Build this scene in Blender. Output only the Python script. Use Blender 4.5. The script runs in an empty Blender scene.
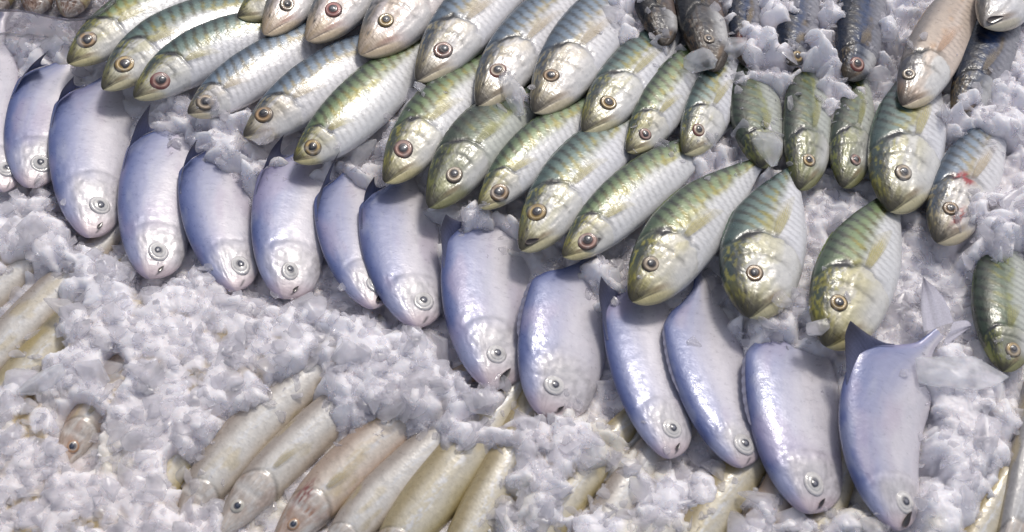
import bpy, bmesh, math, random
import numpy as np
from mathutils import Vector, Matrix
from mathutils.bvhtree import BVHTree

random.seed(7)
scene = bpy.context.scene
COL = scene.collection
R = math.radians

# ------------------------------------------------------------------ camera
PITCH, DIST, LENS = R(56), 1.70, 50.0
CS, SN = math.cos(PITCH), math.sin(PITCH)
CAM = np.array([0.0, -DIST * CS, DIST * SN])
UPV = np.array([0.0, SN, CS])
FWD = np.array([0.0, CS, -SN])
K = 36.0 / LENS / 1024.0


def ground(x, y, z=0.0):
    """the point of the plane at height z seen at photo position x, y"""
    d = np.array([(x - 512) * K, 0, 0]) + UPV * (-(y - 266) * K) + FWD
    t = (z - CAM[2]) / d[2]
    return CAM + d * t


def photo(p):
    """photo position of world points (n,3)"""
    q = np.asarray(p, float) - CAM
    f = q @ FWD
    return np.stack([512 + q[..., 0] / f / K, 266 - (q @ UPV) / f / K], -1)


cam_data = bpy.data.cameras.new('camera')
cam = bpy.data.objects.new('camera', cam_data)
COL.objects.link(cam)
cam.location = CAM
cam.rotation_euler = (math.pi / 2 - PITCH, 0, 0)
cam_data.lens = LENS
cam_data.sensor_width = 36
cam_data.clip_end = 50
cam_data.dof.use_dof = True
cam_data.dof.focus_distance = 1.78
cam_data.dof.aperture_fstop = 5.6
scene.camera = cam

# ------------------------------------------------------------------ small maths helpers
def ss(a, b, x):
    t = np.clip((x - a) / (b - a), 0, 1)
    return t * t * (3 - 2 * t)


def bump(x, c, w):
    return np.exp(-((x - c) / w) ** 2)


def mix(a, b, t):
    return a + (np.asarray(b, float) - a) * t[..., None]


def noise(x, y, seed=0):
    """smooth value noise 0..1"""
    tab = np.random.default_rng(seed).random((256, 256))
    xi, yi = np.floor(x).astype(int), np.floor(y).astype(int)
    fx, fy = x - xi, y - yi
    fx, fy = fx * fx * (3 - 2 * fx), fy * fy * (3 - 2 * fy)
    g = lambda i, j: tab[(xi + i) & 255, (yi + j) & 255]
    return (g(0, 0) * (1 - fx) + g(1, 0) * fx) * (1 - fy) + (g(0, 1) * (1 - fx) + g(1, 1) * fx) * fy


def fbm(x, y, seed=0, o=3):
    s, a, t = 0, 1, 0
    for k in range(o):
        s = s + a * noise(x * 2 ** k, y * 2 ** k, seed + k)
        t += a
        a *= .5
    return s / t


def curve(keys):
    """smooth curve through (u, value) pairs"""
    xs = np.array([k[0] for k in keys], float)
    ys = np.array([k[1] for k in keys], float)
    h = np.diff(xs)
    dl = np.diff(ys) / h
    m = np.zeros_like(ys)
    m[1:-1] = np.where(dl[:-1] * dl[1:] > 0, 2 * dl[:-1] * dl[1:] / (dl[:-1] + dl[1:] + 1e-12), 0)
    m[0], m[-1] = dl[0], dl[-1]

    def f(u):
        u = np.clip(u, xs[0], xs[-1])
        i = np.clip(np.searchsorted(xs, u, side='right') - 1, 0, len(h) - 1)
        t = (u - xs[i]) / h[i]
        return ((2 * t ** 3 - 3 * t ** 2 + 1) * ys[i] + (t ** 3 - 2 * t ** 2 + t) * h[i] * m[i]
                + (-2 * t ** 3 + 3 * t ** 2) * ys[i + 1] + (t ** 3 - t ** 2) * h[i] * m[i + 1])
    return f


# ------------------------------------------------------------------ mesh helpers
def mesh_from(name, verts, faces, mat, col=None, smooth=True, parent=None, extra=None):
    """verts (n,3); faces (m,k) int array of equal sided faces"""
    verts = np.asarray(verts, np.float32)
    faces = np.asarray(faces, np.int32)
    me = bpy.data.meshes.new(name)
    me.vertices.add(len(verts))
    me.vertices.foreach_set('co', verts.ravel())
    m, k = faces.shape
    me.loops.add(m * k)
    me.loops.foreach_set('vertex_index', faces.ravel())
    me.polygons.add(m)
    me.polygons.foreach_set('loop_start', np.arange(m, dtype=np.int32) * k)
    me.polygons.foreach_set('use_smooth', np.full(m, smooth))
    me.update(calc_edges=True)
    me.validate()
    if col is not None:
        at = me.attributes.new('tint', 'FLOAT_COLOR', 'POINT')
        c = np.ones((len(verts), 4), np.float32)
        c[:, :col.shape[1]] = col
        at.data.foreach_set('color', c.ravel())
    if extra is not None:
        for nm, arr in extra.items():
            if arr.ndim == 1:
                at = me.attributes.new(nm, 'FLOAT', 'POINT')
                at.data.foreach_set('value', arr.astype(np.float32))
            else:
                at = me.attributes.new(nm, 'FLOAT_VECTOR', 'POINT')
                at.data.foreach_set('vector', arr.astype(np.float32).ravel())
    me.materials.append(mat)
    o = bpy.data.objects.new(name, me)
    COL.objects.link(o)
    if parent is not None:
        o.parent = parent
    return o


def grid_faces(n, m, wrap=False):
    i, j = np.meshgrid(np.arange(n - 1), np.arange(m if wrap else m - 1), indexing='ij')
    a = i * m + j
    b = i * m + (j + 1) % m
    return np.stack([a, b, b + m, a + m], -1).reshape(-1, 4)


def thing(name, label, cat, loc, group=None):
    o = bpy.data.objects.new(name, None)
    o.empty_display_size = .02
    COL.objects.link(o)
    o.location = loc
    o['label'] = label
    o['category'] = cat
    if group:
        o['group'] = group
    return o


# ------------------------------------------------------------------ materials
def new_mat(name):
    m = bpy.data.materials.new(name)
    m.use_nodes = True
    nt = m.node_tree
    for n in list(nt.nodes):
        nt.nodes.remove(n)
    out = nt.nodes.new('ShaderNodeOutputMaterial')
    b = nt.nodes.new('ShaderNodeBsdfPrincipled')
    nt.links.new(b.outputs[0], out.inputs['Surface'])
    return m, nt, b, out


def nd(nt, typ, **kw):
    n = nt.nodes.new(typ)
    for k, v in kw.items():
        if k in n.inputs.keys():
            n.inputs[k].default_value = v
        else:
            setattr(n, k, v)
    return n


def mix_rgb(nt, mode, fac, a, b):
    n = nt.nodes.new('ShaderNodeMix')
    n.data_type = 'RGBA'
    n.blend_type = mode
    for sock, v in ((0, fac), (6, a), (7, b)):
        if hasattr(v, 'is_output'):
            nt.links.new(v, n.inputs[sock])
        else:
            n.inputs[sock].default_value = v
    return n.outputs[2]


def ramp(nt, src, stops):
    n = nt.nodes.new('ShaderNodeValToRGB')
    while len(n.color_ramp.elements) < len(stops):
        n.color_ramp.elements.new(.5)
    for e, (p, c) in zip(n.color_ramp.elements, stops):
        e.position = p
        e.color = (c, c, c, 1) if not isinstance(c, tuple) else c
    nt.links.new(src, n.inputs[0])
    return n.outputs[0]


def skin_material(name, metallic, rough, coat, scale_bump, wet_bump, scale_size, pat, spec=.6):
    m, nt, b, out = new_mat(name)
    at = nd(nt, 'ShaderNodeAttribute', attribute_name='tint')
    uv = nd(nt, 'ShaderNodeAttribute', attribute_name='skin')     # metres along, around
    # scales: small cells in skin coordinates
    mp = nd(nt, 'ShaderNodeMapping')
    mp.inputs['Scale'].default_value = (scale_size * .8, scale_size, scale_size)
    nt.links.new(uv.outputs['Vector'], mp.inputs[0])
    vo = nd(nt, 'ShaderNodeTexVoronoi', feature='F1')
    vo.inputs['Scale'].default_value = 1.0
    nt.links.new(mp.outputs[0], vo.inputs['Vector'])
    cell = ramp(nt, vo.outputs['Color'], [(0, .72), (1, 1.16)])
    no = nd(nt, 'ShaderNodeTexNoise')
    no.inputs['Scale'].default_value = 150
    no.inputs['Detail'].default_value = 5
    nt.links.new(uv.outputs['Vector'], no.inputs['Vector'])
    mott = ramp(nt, no.outputs['Fac'], [(.3, .88), (.7, 1.06)])
    c1 = mix_rgb(nt, 'MULTIPLY', pat, at.outputs['Color'], cell)
    c2 = mix_rgb(nt, 'MULTIPLY', min(1, pat * 2), c1, mott)
    nt.links.new(c2, b.inputs['Base Color'])
    b.inputs['Metallic'].default_value = metallic
    rr = ramp(nt, no.outputs['Fac'], [(.35, max(rough - .1, .05)), (.7, rough + .15)])
    nt.links.new(rr, b.inputs['Roughness'])
    b.inputs['Coat Weight'].default_value = coat
    b.inputs['Coat Roughness'].default_value = .08
    b.inputs['Coat IOR'].default_value = 1.36
    b.inputs['Specular IOR Level'].default_value = spec
    # bumps
    bp = nd(nt, 'ShaderNodeBump')
    bp.inputs['Strength'].default_value = scale_bump
    bp.inputs['Distance'].default_value = .0009
    nt.links.new(vo.outputs['Distance'], bp.inputs['Height'])
    n2 = nd(nt, 'ShaderNodeTexNoise')
    n2.inputs['Scale'].default_value = 90
    n2.inputs['Detail'].default_value = 3
    nt.links.new(uv.outputs['Vector'], n2.inputs['Vector'])
    bp2 = nd(nt, 'ShaderNodeBump')
    bp2.inputs['Strength'].default_value = wet_bump
    bp2.inputs['Distance'].default_value = .004
    nt.links.new(n2.outputs['Fac'], bp2.inputs['Height'])
    nt.links.new(bp.outputs[0], bp2.inputs['Normal'])
    nt.links.new(bp2.outputs[0], b.inputs['Normal'])
    nt.links.new(bp2.outputs[0], b.inputs['Coat Normal'])
    return m


SKIN = {'mackerel': skin_material('mackerel_skin', .06, .36, .45, .14, .10, 330, .22),
        'dark': skin_material('dark_mackerel_skin', .0, .34, .2, .15, .3, 330, .5, .3),
        'pomfret': skin_material('pomfret_skin', .08, .36, .4, .06, .08, 420, .16, .5),
        'whiting': skin_material('whiting_skin', .04, .34, .5, .12, .09, 360, .35)}


def simple_mat(name, rough=.2, coat=.0, metallic=0, alpha=None, noise_scale=300):
    m, nt, b, out = new_mat(name)
    at = nd(nt, 'ShaderNodeAttribute', attribute_name='tint')
    tc = nd(nt, 'ShaderNodeTexCoord')
    no = nd(nt, 'ShaderNodeTexNoise')
    no.inputs['Scale'].default_value = noise_scale
    nt.links.new(tc.outputs['Object'], no.inputs['Vector'])
    c = mix_rgb(nt, 'MULTIPLY', .6, at.outputs['Color'], ramp(nt, no.outputs['Fac'], [(.3, .75), (.7, 1.1)]))
    nt.links.new(c, b.inputs['Base Color'])
    b.inputs['Roughness'].default_value = rough
    b.inputs['Metallic'].default_value = metallic
    b.inputs['Coat Weight'].default_value = coat
    b.inputs['Coat Roughness'].default_value = .05
    if alpha:
        nt.links.new(at.outputs['Alpha'], b.inputs['Alpha'])
        b.inputs['Specular IOR Level'].default_value = .25
    return m


EYE = simple_mat('fish_eye', .3, .6)
PUPIL = simple_mat('fish_pupil', .2, .5)
FIN = simple_mat('fish_fin', .45, .0, alpha=True, noise_scale=500)


def ice_material(name, base, see, trans, sss, rlo, rhi, tint_attr=True, bump_scale=220, bump=.3, glow=0):
    m, nt, b, out = new_mat(name)
    tc = nd(nt, 'ShaderNodeTexCoord')
    no = nd(nt, 'ShaderNodeTexNoise')
    no.inputs['Scale'].default_value = 45
    no.inputs['Detail'].default_value = 6
    nt.links.new(tc.outputs['Object'], no.inputs['Vector'])
    if tint_attr:
        at = nd(nt, 'ShaderNodeAttribute', attribute_name='tint')
        c = mix_rgb(nt, 'MULTIPLY', 1, at.outputs['Color'], ramp(nt, no.outputs['Fac'], [(.3, .92), (.7, 1.03)]))
        nt.links.new(c, b.inputs['Base Color'])
    else:
        b.inputs['Base Color'].default_value = base + (1,)
    b.inputs['Transmission Weight'].default_value = trans
    b.inputs['IOR'].default_value = 1.31
    b.inputs['Subsurface Weight'].default_value = sss
    b.inputs['Subsurface Radius'].default_value = (.85, .92, 1.0)
    b.inputs['Subsurface Scale'].default_value = .016
    n3 = nd(nt, 'ShaderNodeTexNoise')
    n3.inputs['Scale'].default_value = bump_scale
    n3.inputs['Detail'].default_value = 4
    nt.links.new(tc.outputs['Object'], n3.inputs['Vector'])
    nt.links.new(ramp(nt, n3.outputs['Fac'], [(.35, rlo), (.65, rhi)]), b.inputs['Roughness'])
    bp = nd(nt, 'ShaderNodeBump')
    bp.inputs['Strength'].default_value = bump
    bp.inputs['Distance'].default_value = .003
    nt.links.new(n3.outputs['Fac'], bp.inputs['Height'])
    nt.links.new(bp.outputs[0], b.inputs['Normal'])
    if see > 0:        # thin flakes let a good part of the light straight through
        tr = nd(nt, 'ShaderNodeBsdfTransparent')
        tr.inputs[0].default_value = (.985, .985, .99, 1)
        mx = nd(nt, 'ShaderNodeMixShader')
        nt.links.new(ramp(nt, no.outputs['Fac'], [(.35, 1 - max(see - .2, 0)), (.65, 1 - min(see + .2, 1))]), mx.inputs[0])
        nt.links.new(tr.outputs[0], mx.inputs[1])
        src = b.outputs[0]
        if glow > 0:       # light scattered through to the shaded side
            tl = nd(nt, 'ShaderNodeBsdfTranslucent')
            tl.inputs[0].default_value = (.95, .95, .97, 1)
            m2 = nd(nt, 'ShaderNodeMixShader')
            m2.inputs[0].default_value = glow
            nt.links.new(b.outputs[0], m2.inputs[1])
            nt.links.new(tl.outputs[0], m2.inputs[2])
            src = m2.outputs[0]
        nt.links.new(src, mx.inputs[2])
        nt.links.new(mx.outputs[0], out.inputs['Surface'])
    return m


ICE_BED = ice_material('crushed_ice', None, 0, 0, .9, .07, .32, bump=.4)
ICE_BIT = ice_material('ice_bits', None, .40, .55, 0, .02, .16, bump_scale=120, bump=.14, glow=.22)
ICE_CLEAR = ice_material('clear_ice', (.92, .93, .97), .45, .45, .5, .04, .2, tint_attr=False, bump_scale=110, bump=.2)

# ------------------------------------------------------------------ fish
PROFILE = {
    'mackerel': dict(
        d=curve([(0, .0), (.01, .12), (.04, .27), (.09, .45), (.17, .69), (.28, .89), (.41, 1), (.56, .97), (.7, .76), (.84, .42), (.94, .17), (1, .12)]),
        v=curve([(0, .0), (.01, .22), (.04, .45), (.09, .66), (.17, .85), (.28, .97), (.4, 1), (.55, .94), (.7, .7), (.84, .36), (.94, .15), (1, .11)]),
        t=curve([(0, .0), (.012, .16), (.05, .42), (.12, .7), (.22, .92), (.35, 1), (.5, .95), (.7, .62), (.85, .3), (1, .12)]), k=.42),
    'pomfret': dict(
        d=curve([(0, .0), (.008, .11), (.03, .24), (.08, .41), (.16, .60), (.28, .79), (.42, .94), (.56, 1.03), (.68, 1.06), (.75, .88), (.83, .46), (.91, .19), (1, .14)]),
        v=curve([(0, .0), (.006, .2), (.02, .40), (.05, .61), (.1, .79), (.2, .92), (.4, 1), (.6, 1.02), (.7, .95), (.79, .72), (.87, .38), (.94, .18), (1, .13)]),
        t=curve([(0, .0), (.012, .25), (.05, .5), (.12, .75), (.24, .96), (.4, 1), (.6, .85), (.8, .45), (1, .16)]), k=.27),
    'whiting': dict(
        d=curve([(0, .0), (.01, .2), (.05, .42), (.12, .66), (.22, .88), (.36, 1), (.55, .95), (.75, .72), (.92, .45), (1, .38)]),
        v=curve([(0, .0), (.01, .2), (.05, .44), (.12, .68), (.22, .9), (.36, 1), (.55, .95), (.75, .7), (.92, .42), (1, .36)]),
        t=curve([(0, .0), (.01, .25), (.05, .5), (.12, .75), (.25, .96), (.4, 1), (.6, .9), (.8, .65), (1, .35)]), k=.62),
}
C = lambda *a: np.array(a, float)
PAL = {   # mackerel palettes: back, upper flank, gold, belly, cheek
    'green': dict(back=C(.07, .125, .08), up=C(.26, .36, .15), gold=C(.47, .41, .04), belly=C(.66, .66, .66), cheek=C(.64, .61, .50), bar=.85),
    'teal': dict(back=C(.06, .12, .115), up=C(.22, .33, .28), gold=C(.44, .39, .06), belly=C(.67, .67, .69), cheek=C(.63, .62, .57), bar=.8),
    'blue': dict(back=C(.09, .145, .22), up=C(.27, .36, .46), gold=C(.50, .40, .18), belly=C(.68, .67, .68), cheek=C(.66, .63, .60), bar=.7),
    'pink': dict(back=C(.13, .17, .21), up=C(.38, .40, .42), gold=C(.55, .38, .17), belly=C(.70, .64, .62), cheek=C(.70, .62, .59), bar=.4),
    'dark': dict(back=C(.006, .008, .013), up=C(.012, .02, .045), gold=C(.14, .09, .05), belly=C(.15, .115, .10), cheek=C(.06, .06, .07), bar=.2),
    'navy': dict(back=C(.008, .017, .042), up=C(.035, .075, .19), gold=C(.22, .16, .08), belly=C(.26, .26, .29), cheek=C(.10, .12, .17), bar=.25),
    'moss': dict(back=C(.05, .08, .045), up=C(.13, .19, .11), gold=C(.27, .28, .04), belly=C(.45, .47, .42), cheek=C(.26, .27, .20), bar=.8),
    'jaw': dict(back=C(.02, .025, .04), up=C(.08, .09, .12), gold=C(.3, .25, .2), belly=C(.66, .66, .68), cheek=C(.64, .64, .66), bar=.1),
    'beige': dict(back=C(.30, .27, .27), up=C(.62, .50, .40), gold=C(.60, .36, .18), belly=C(.66, .55, .46), cheek=C(.72, .7, .66), bar=.08),
}


def paint_mackerel(u, v, a, L, W, pal, seed):
    p = dict(PAL[pal])
    p['back'] = p['back'] * .46
    p['up'] = p['up'] * .76
    p['belly'] = p['belly'] * 1.12
    n1 = fbm(u * 11, v * 4, seed)
    n2 = fbm(u * 45, v * 16, seed + 5)
    n3 = noise(u * 26, v * 3, seed + 9)
    vv = v + .22 * (n1 - .5) + .08 * (n2 - .5) + {'dark': .55, 'navy': .45, 'moss': .25}.get(pal, 0)
    col = np.zeros(u.shape + (3,)) + p['belly']
    col = mix(col, p['up'], ss(-.22, .4, vv))
    col = mix(col, p['back'], ss(.35, .95, vv) * .9)
    body = ss(1.85, 2.25, a)
    # golden broken stripe along the flank
    col = mix(col, p['gold'], body * bump(vv, .12, .13) * (.1 + .6 * ss(.45, .7, n3)) * (1 - ss(.9, 1, u)))
    # slanting bars: broad above, hair thin below
    ph = 2 * np.pi * (L / .0150 * u - .95 * v + .35 * (n1 - .5))
    s = np.sin(ph)
    bar = ss(-.1, .8, s)
    up = ss(-.12, .2, v) * (1 - .35 * ss(.8, 1, v))
    col = col * (1 - p['bar'] * body * up * bar * (.95 + .5 * (n2 - .5)))[..., None]
    col = mix(col, p['gold'] * .85, body * bump(v, .26, .26) * ss(.1, .8, s) * (.35 + .9 * ss(.35, .7, n3)) * .7 * p['bar'])
    thin = ss(.0, .9, np.sin(2 * np.pi * (L / .0100 * u - 1.3 * v + .25 * n1)))
    col = col * (1 - .27 * body * thin * ss(-.98, -.5, v) * (1 - ss(0, .3, v)))[..., None]
    # ---- head
    ag = 2.08 - .5 * (v + .15) ** 2 + .22 * (fbm(u * 16, v * 5, seed + 61) - .5)
    head = 1 - ss(-.05, .05, a - ag)
    hc = np.zeros(u.shape + (3,)) + p['cheek'] * (1 + .35 * (n2 - .5))[..., None]
    hc = mix(hc, p['gold'] * 1.0, .4 * ss(.42, .62, n1) * ss(-.9, .1, v))
    hb = C(.03, .035, .06) if pal == 'beige' else p['back'] * 1.0
    hc = mix(hc, hb, ss(.2, .6, v + .5 * (n2 - .5) + {'beige': .12, 'pink': -.32, 'jaw': -.1}.get(pal, 0)) * .95)
    hc = mix(hc, p['gold'] * 1.3, ss(.52, .66, n2) * ss(.0, .4, v) * (0 if pal in ('pink', 'beige') else .45))
    hc = mix(hc, p['gold'] * .9, (1 - ss(.35, .95, a)) * .55)
    ml0 = -.36 - .5 * np.clip(a, 0, .85)
    hc = mix(hc, C(.03, .025, .02), (1 - ss(.15, .78, a + .35 * (n2 - .5))) * ss(.0, .14, v - ml0) * {'pink': .25, 'jaw': .3}.get(pal, .92))
    hc = mix(hc, C(.72, .71, .69), ss(.15, .75, -v) * ss(.7, 1.2, a) * .75)
    hc = mix(hc, C(.02, .02, .02), bump(a, .5, .07) * bump(v, .42, .09))
    hc = mix(hc, C(.05, .045, .04), bump(a, .95, .42) * bump(v, .62, .18) * .6)
    # jaw line
    ml = -.36 - .5 * np.clip(a, 0, .85)
    hc = mix(hc, C(.05, .04, .03), bump(v - ml, 0, .05) * (1 - ss(.4, .75, a)) * .8)
    hc = mix(hc, C(.55, .30, .24) if pal == 'pink' else C(.36, .25, .15), bump(a, .62, .22) * bump(v, ml + .12, .12) * .6)
    hc = mix(hc, C(.09, .08, .05), ss(.6, .78, fbm(u * 70, v * 22, seed + 41)) * ss(-.35, .3, v) * .6)
    hc = mix(hc, p['cheek'] * C(1.02, .92, .62), ss(.0, .14, ml - v) * (1 - ss(.6, 1., a)) * .6)
    # edge of the cheek plate, edge of the gill cover
    a1 = 1.55 - .35 * (v + .1) ** 2
    hc = hc * (1 - .5 * bump(a - a1 + .2 * (n1 - .5), 0, .05) * ss(-.8, -.4, v) * (.4 + n2))[..., None]
    col = mix(col, hc, head)
    col = col * (1 - .55 * bump(a - ag - .07, 0, .06) * ss(-.9, -.2, v))[..., None]
    col = mix(col, C(.008, .008, .01), np.clip(2.2 * bump(a, ag + .02, .11) * bump(v, .44, .2), 0, 1))
    return np.clip(col, .004, .9)


def paint_pomfret(u, v, a, L, W, pal, seed):
    n1 = fbm(u * 6, v * 3, seed)
    n2 = fbm(u * 34, v * 14, seed + 5)
    n3 = fbm(u * 4 + 7, v * 1.6, seed + 11)
    vv = v + .2 * (n1 - .5)
    col = np.zeros(u.shape + (3,)) + C(.68, .65, .69)
    col = mix(col, C(.35, .365, .52), ss(-.3, .45, vv + .1 * np.sin(u * 9 + seed)))
    col = mix(col, C(.125, .16, .34), ss(.3, .9, vv))
    col = mix(col, C(.065, .085, .22), ss(.75, 1.05, vv) * .8)
    col = mix(col, C(.44, .36, .47), ss(.5, .75, n3) * .4)
    col = mix(col, C(.48, .49, .56), ss(.55, .8, fbm(u * 7, v * 4, seed + 21)) * .25)
    # lateral line
    col = mix(col, C(.5, .5, .58), bump(v, .34 - .3 * (u - .4), .02) * .3 * ss(2.2, 2.6, a))
    ag = 2.15 - .5 * (v + .25) ** 2
    head = 1 - ss(-.55, .25, a - ag + .5 * (n1 - .5))
    hc = np.zeros(u.shape + (3,)) + C(.56, .53, .54) * (1 + .9 * (n2 - .5))[..., None]
    hc = mix(hc, C(.30, .33, .52), ss(.2, .8, v + .4 * (n1 - .5)) * .85)
    hc = mix(hc, C(.60, .43, .44), (1 - ss(.15, .85, a)) * .55)
    hc = mix(hc, C(.64, .63, .62), bump(a, 1.5, .35) * bump(v, -.15, .35) * .5)
    ml = -.42 - .25 * a
    hc = mix(hc, C(.03, .02, .02), bump(v - ml, 0, .085) * (1 - ss(.3, .42, a)) * ss(.06, .14, a) * .95)
    col = mix(col, hc, head * .85)
    col = col * (1 - .22 * bump(a - ag, .03, .08) * ss(-.95, -.5, v) * (1 - ss(.1, .6, v)) * ss(.35, .6, n1))[..., None]
    return np.clip(col, .01, .9)


WPAL = {'silver': (C(.33, .275, .23), C(.66, .63, .58), C(.58, .50, .40)),
        'olive': (C(.33, .26, .13), C(.60, .55, .43), C(.47, .39, .20)),
        'pink': (C(.35, .255, .19), C(.68, .60, .51), C(.60, .45, .34)),
        'grey': (C(.24, .23, .23), C(.52, .51, .50), C(.5, .47, .43))}


def paint_whiting(u, v, a, L, W, pal, seed):
    bk, md, bl = WPAL[pal]
    n1 = fbm(u * 10, v * 2.5, seed)
    n2 = fbm(u * 60, v * 14, seed + 5)
    vv = v + .3 * (n1 - .5)
    col = np.zeros(u.shape + (3,)) + bl
    col = mix(col, md, ss(-.95, -.35, vv))
    col = mix(col, bk, ss(.05, .75, vv) * .92)
    col = mix(col, C(.68, .68, .68), bump(vv, -.05, .2) * ss(.42, .62, n2) * .9)
    col = mix(col, C(.45, .33, .07), ss(.6, .78, fbm(u * 7, v * 2, seed + 8)) * .35)
    ag = 2.3 - .5 * (v + .1) ** 2
    head = 1 - ss(-.05, .08, a - ag)
    hc = np.zeros(u.shape + (3,)) + C(.58, .52, .46) * (1 + .5 * (n2 - .5))[..., None]
    hc = mix(hc, bk * .9, ss(.25, .7, v) * .8)
    red = .4 if pal == 'pink' else .25
    hc = mix(hc, C(.70, .68, .65), ss(.5, .7, fbm(u * 50, v * 12, seed + 15)) * ss(-.8, .1, -v + .3) * .7)
    hc = mix(hc, C(.40, .20, .11), ss(.5, .72, n1) * red)
    hc = mix(hc, C(.30, .14, .06), bump(a, 1.0, .42) * bump(v, .1, .34) * red)
    hc = mix(hc, C(.7, .69, .66), bump(a, 1.55, .16) * ss(-.8, 0, v) * .5)
    col = mix(col, hc, head)
    col = col * (1 - .5 * bump(a - ag, .05, .07))[..., None]
    return np.clip(col, .01, .9)


PAINT = {'mackerel': paint_mackerel, 'pomfret': paint_pomfret, 'whiting': paint_whiting}
NU, NT, NB = 132, 64, 22
bvh_parts = []


class Fish:
    def __init__(s, kind, pal, snout, mid, tail, wd, wv, eye=None, roll=18, zh=.03, zt=.015, seed=1, ext=1.0):
        s.kind, s.pal, s.seed, s.ext = kind, pal, seed, ext
        # the hidden rear end: carry the curve of the back on past the last point seen
        a_, b_, d_ = (np.array(q, float) for q in (snout, mid, tail))
        lag = lambda t: a_ * (2 * (t - .5) * (t - 1)) + b_ * (-4 * t * (t - 1)) + d_ * (2 * t * (t - .5))
        mid, tail = lag(ext * .5), lag(ext)
        zt = max(zh + (zt - zh) * ext, .005)
        P = PROFILE[kind]
        zm = zh * .55 + zt * .45
        A, B, D = ground(*snout, zh), ground(*mid, zm), ground(*tail, zt)
        Q = 2 * B - .5 * (A + D)                       # control point so that the curve passes mid
        uu = 1 - (1 - np.linspace(0, 1, NU)) ** 1.0
        uu = uu ** 1.35                                # more rows on the head
        s.uu = uu
        t = uu[:, None]
        cen = (1 - t) ** 2 * A + 2 * t * (1 - t) * Q + t ** 2 * D
        T = 2 * (1 - t) * (Q - A) + 2 * t * (D - Q)
        T /= np.linalg.norm(T, axis=1, keepdims=True)
        L0 = np.cross([0, 0, 1], T)
        L0 /= np.linalg.norm(L0, axis=1, keepdims=True)
        N0 = np.cross(T, L0)
        r = R(roll)
        Lv = math.cos(r) * L0 + math.sin(r) * N0
        Nv = -math.sin(r) * L0 + math.cos(r) * N0
        i = NU // 2
        m0, m1 = photo(np.stack([cen[i], cen[i] + T[i] * .01]))
        ax = (m1 - m0) / np.linalg.norm(m1 - m0)
        pr = np.array([ax[1], -ax[0]])
        pL = abs((photo(cen[i] + Lv[i] * .01) - m0) @ pr) / .01
        pN = abs((photo(cen[i] + Nv[i] * .01) - m0) @ pr) / .01
        f = math.hypot(pL, P['k'] * pN)
        s.pxm = pL
        wd, wv = wd / f, wv / f
        s.wd, s.wv = wd, wv
        th = P['k'] * (wd + wv) / 2
        s.length = np.linalg.norm(np.diff(cen, axis=0), axis=1).sum()
        s.cen, s.T, s.L, s.N = cen, T, Lv, Nv
        s.dw, s.vw, s.tw = P['d'](uu) * wd, P['v'](uu) * wv, P['t'](uu) * th
        # where the eye sits
        if eye is not None:
            px = photo(cen)
            j = int(np.argmin(((px - np.array(eye)) ** 2).sum(1)))
            for _ in range(2):
                d = np.array(eye) - px[j]
                tx = px[min(j + 1, NU - 1)] - px[max(j - 1, 0)]
                tx /= np.linalg.norm(tx)
                lat = d @ np.array([tx[1], -tx[0]])
            s.eye_u = float(np.clip(uu[j], .06 / ext, .26))
            half = s.dw[j] if lat > 0 else s.vw[j]
            lift = -s.tw[j] * ((photo(cen[j] + Nv[j] * .01) - px[j]) @ np.array([tx[1], -tx[0]])) / .01
            s.eye_v = float(np.clip((lat + lift * .9) / (half * pL + 1e-6), -.35, .6))
        else:
            s.eye_u = {'mackerel': .17, 'pomfret': .14, 'whiting': .10}[kind] / ext
            s.eye_v = .15
        s.build_grid()

    def build_grid(s):
        uu = s.uu
        th = np.concatenate([np.linspace(0, np.pi, NT, endpoint=False), np.linspace(np.pi, 2 * np.pi, NB, endpoint=False)])
        s.th = th
        U, TH = np.meshgrid(uu, th, indexing='ij')
        V = np.cos(TH)
        S = np.sin(TH)
        a = U / s.eye_u
        dw, vw, tw = s.dw[:, None], s.vw[:, None], s.tw[:, None]
        y = np.where(V > 0, dw * V, vw * V)
        pw = {'pomfret': .8, 'mackerel': .76, 'whiting': .8}[s.kind]
        z = tw * np.sign(S) * np.abs(S) ** pw
        # relief on the visible flank
        top = np.clip(S, 0, 1)
        rel = np.zeros_like(U)
        if s.kind == 'mackerel':
            ag = 2.08 - .5 * (V + .15) ** 2 + .22 * (fbm(U * 16, V * 5, s.seed + 61) - .5)
            rel += .10 * ss(.7, 1.7, a) * (1 - ss(-.03, .03, a - ag)) - .06 * bump(a - ag, .06, .06)
            rel += .06 * bump(a, .62, .22) * bump(V, -.36 - .5 * np.clip(a, 0, .85) + .2, .1)
            rel += .07 * (fbm(U * 34, V * 10, s.seed + 71) - .5) * (1 - ss(1.6, 2.1, a)) * ss(.15, .5, a)
            a1 = 1.55 - .35 * (V + .1) ** 2
            rel -= .035 * bump(a, a1, .07)
            ml = -.36 - .5 * np.clip(a, 0, .85)
            rel -= .05 * bump(V - ml, 0, .07) * (1 - ss(.25, .6, a))
            rel += .05 * bump(a, .55, .3) * bump(V, ml - .2, .15)
        elif s.kind == 'pomfret':
            ag = 2.15 - .5 * (V + .25) ** 2
            rel += .05 * ss(.8, 1.8, a) * (1 - ss(-.2, .12, a - ag)) - .015 * bump(a - ag, .1, .12)
            rel += .10 * (fbm(U * 26, V * 7, s.seed) - .5) * (1 - ss(1.9, 2.7, a)) * ss(.1, .6, a)
        else:
            ag = 2.3 - .5 * (V + .1) ** 2
            rel += .09 * ss(.8, 2.0, a) * (1 - ss(-.08, .06, a - ag))
            rel -= .06 * bump(a, 1.55, .12)
        # socket
        rel -= .10 * np.exp(-(((a - 1) / .55) ** 2 + ((V - s.eye_v) / .5) ** 2) * 2.2)
        rel += .05 * (fbm(U * 5, V * 2.5, s.seed + 3) - .5)
        z = z + tw * rel * top ** .5
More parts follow.
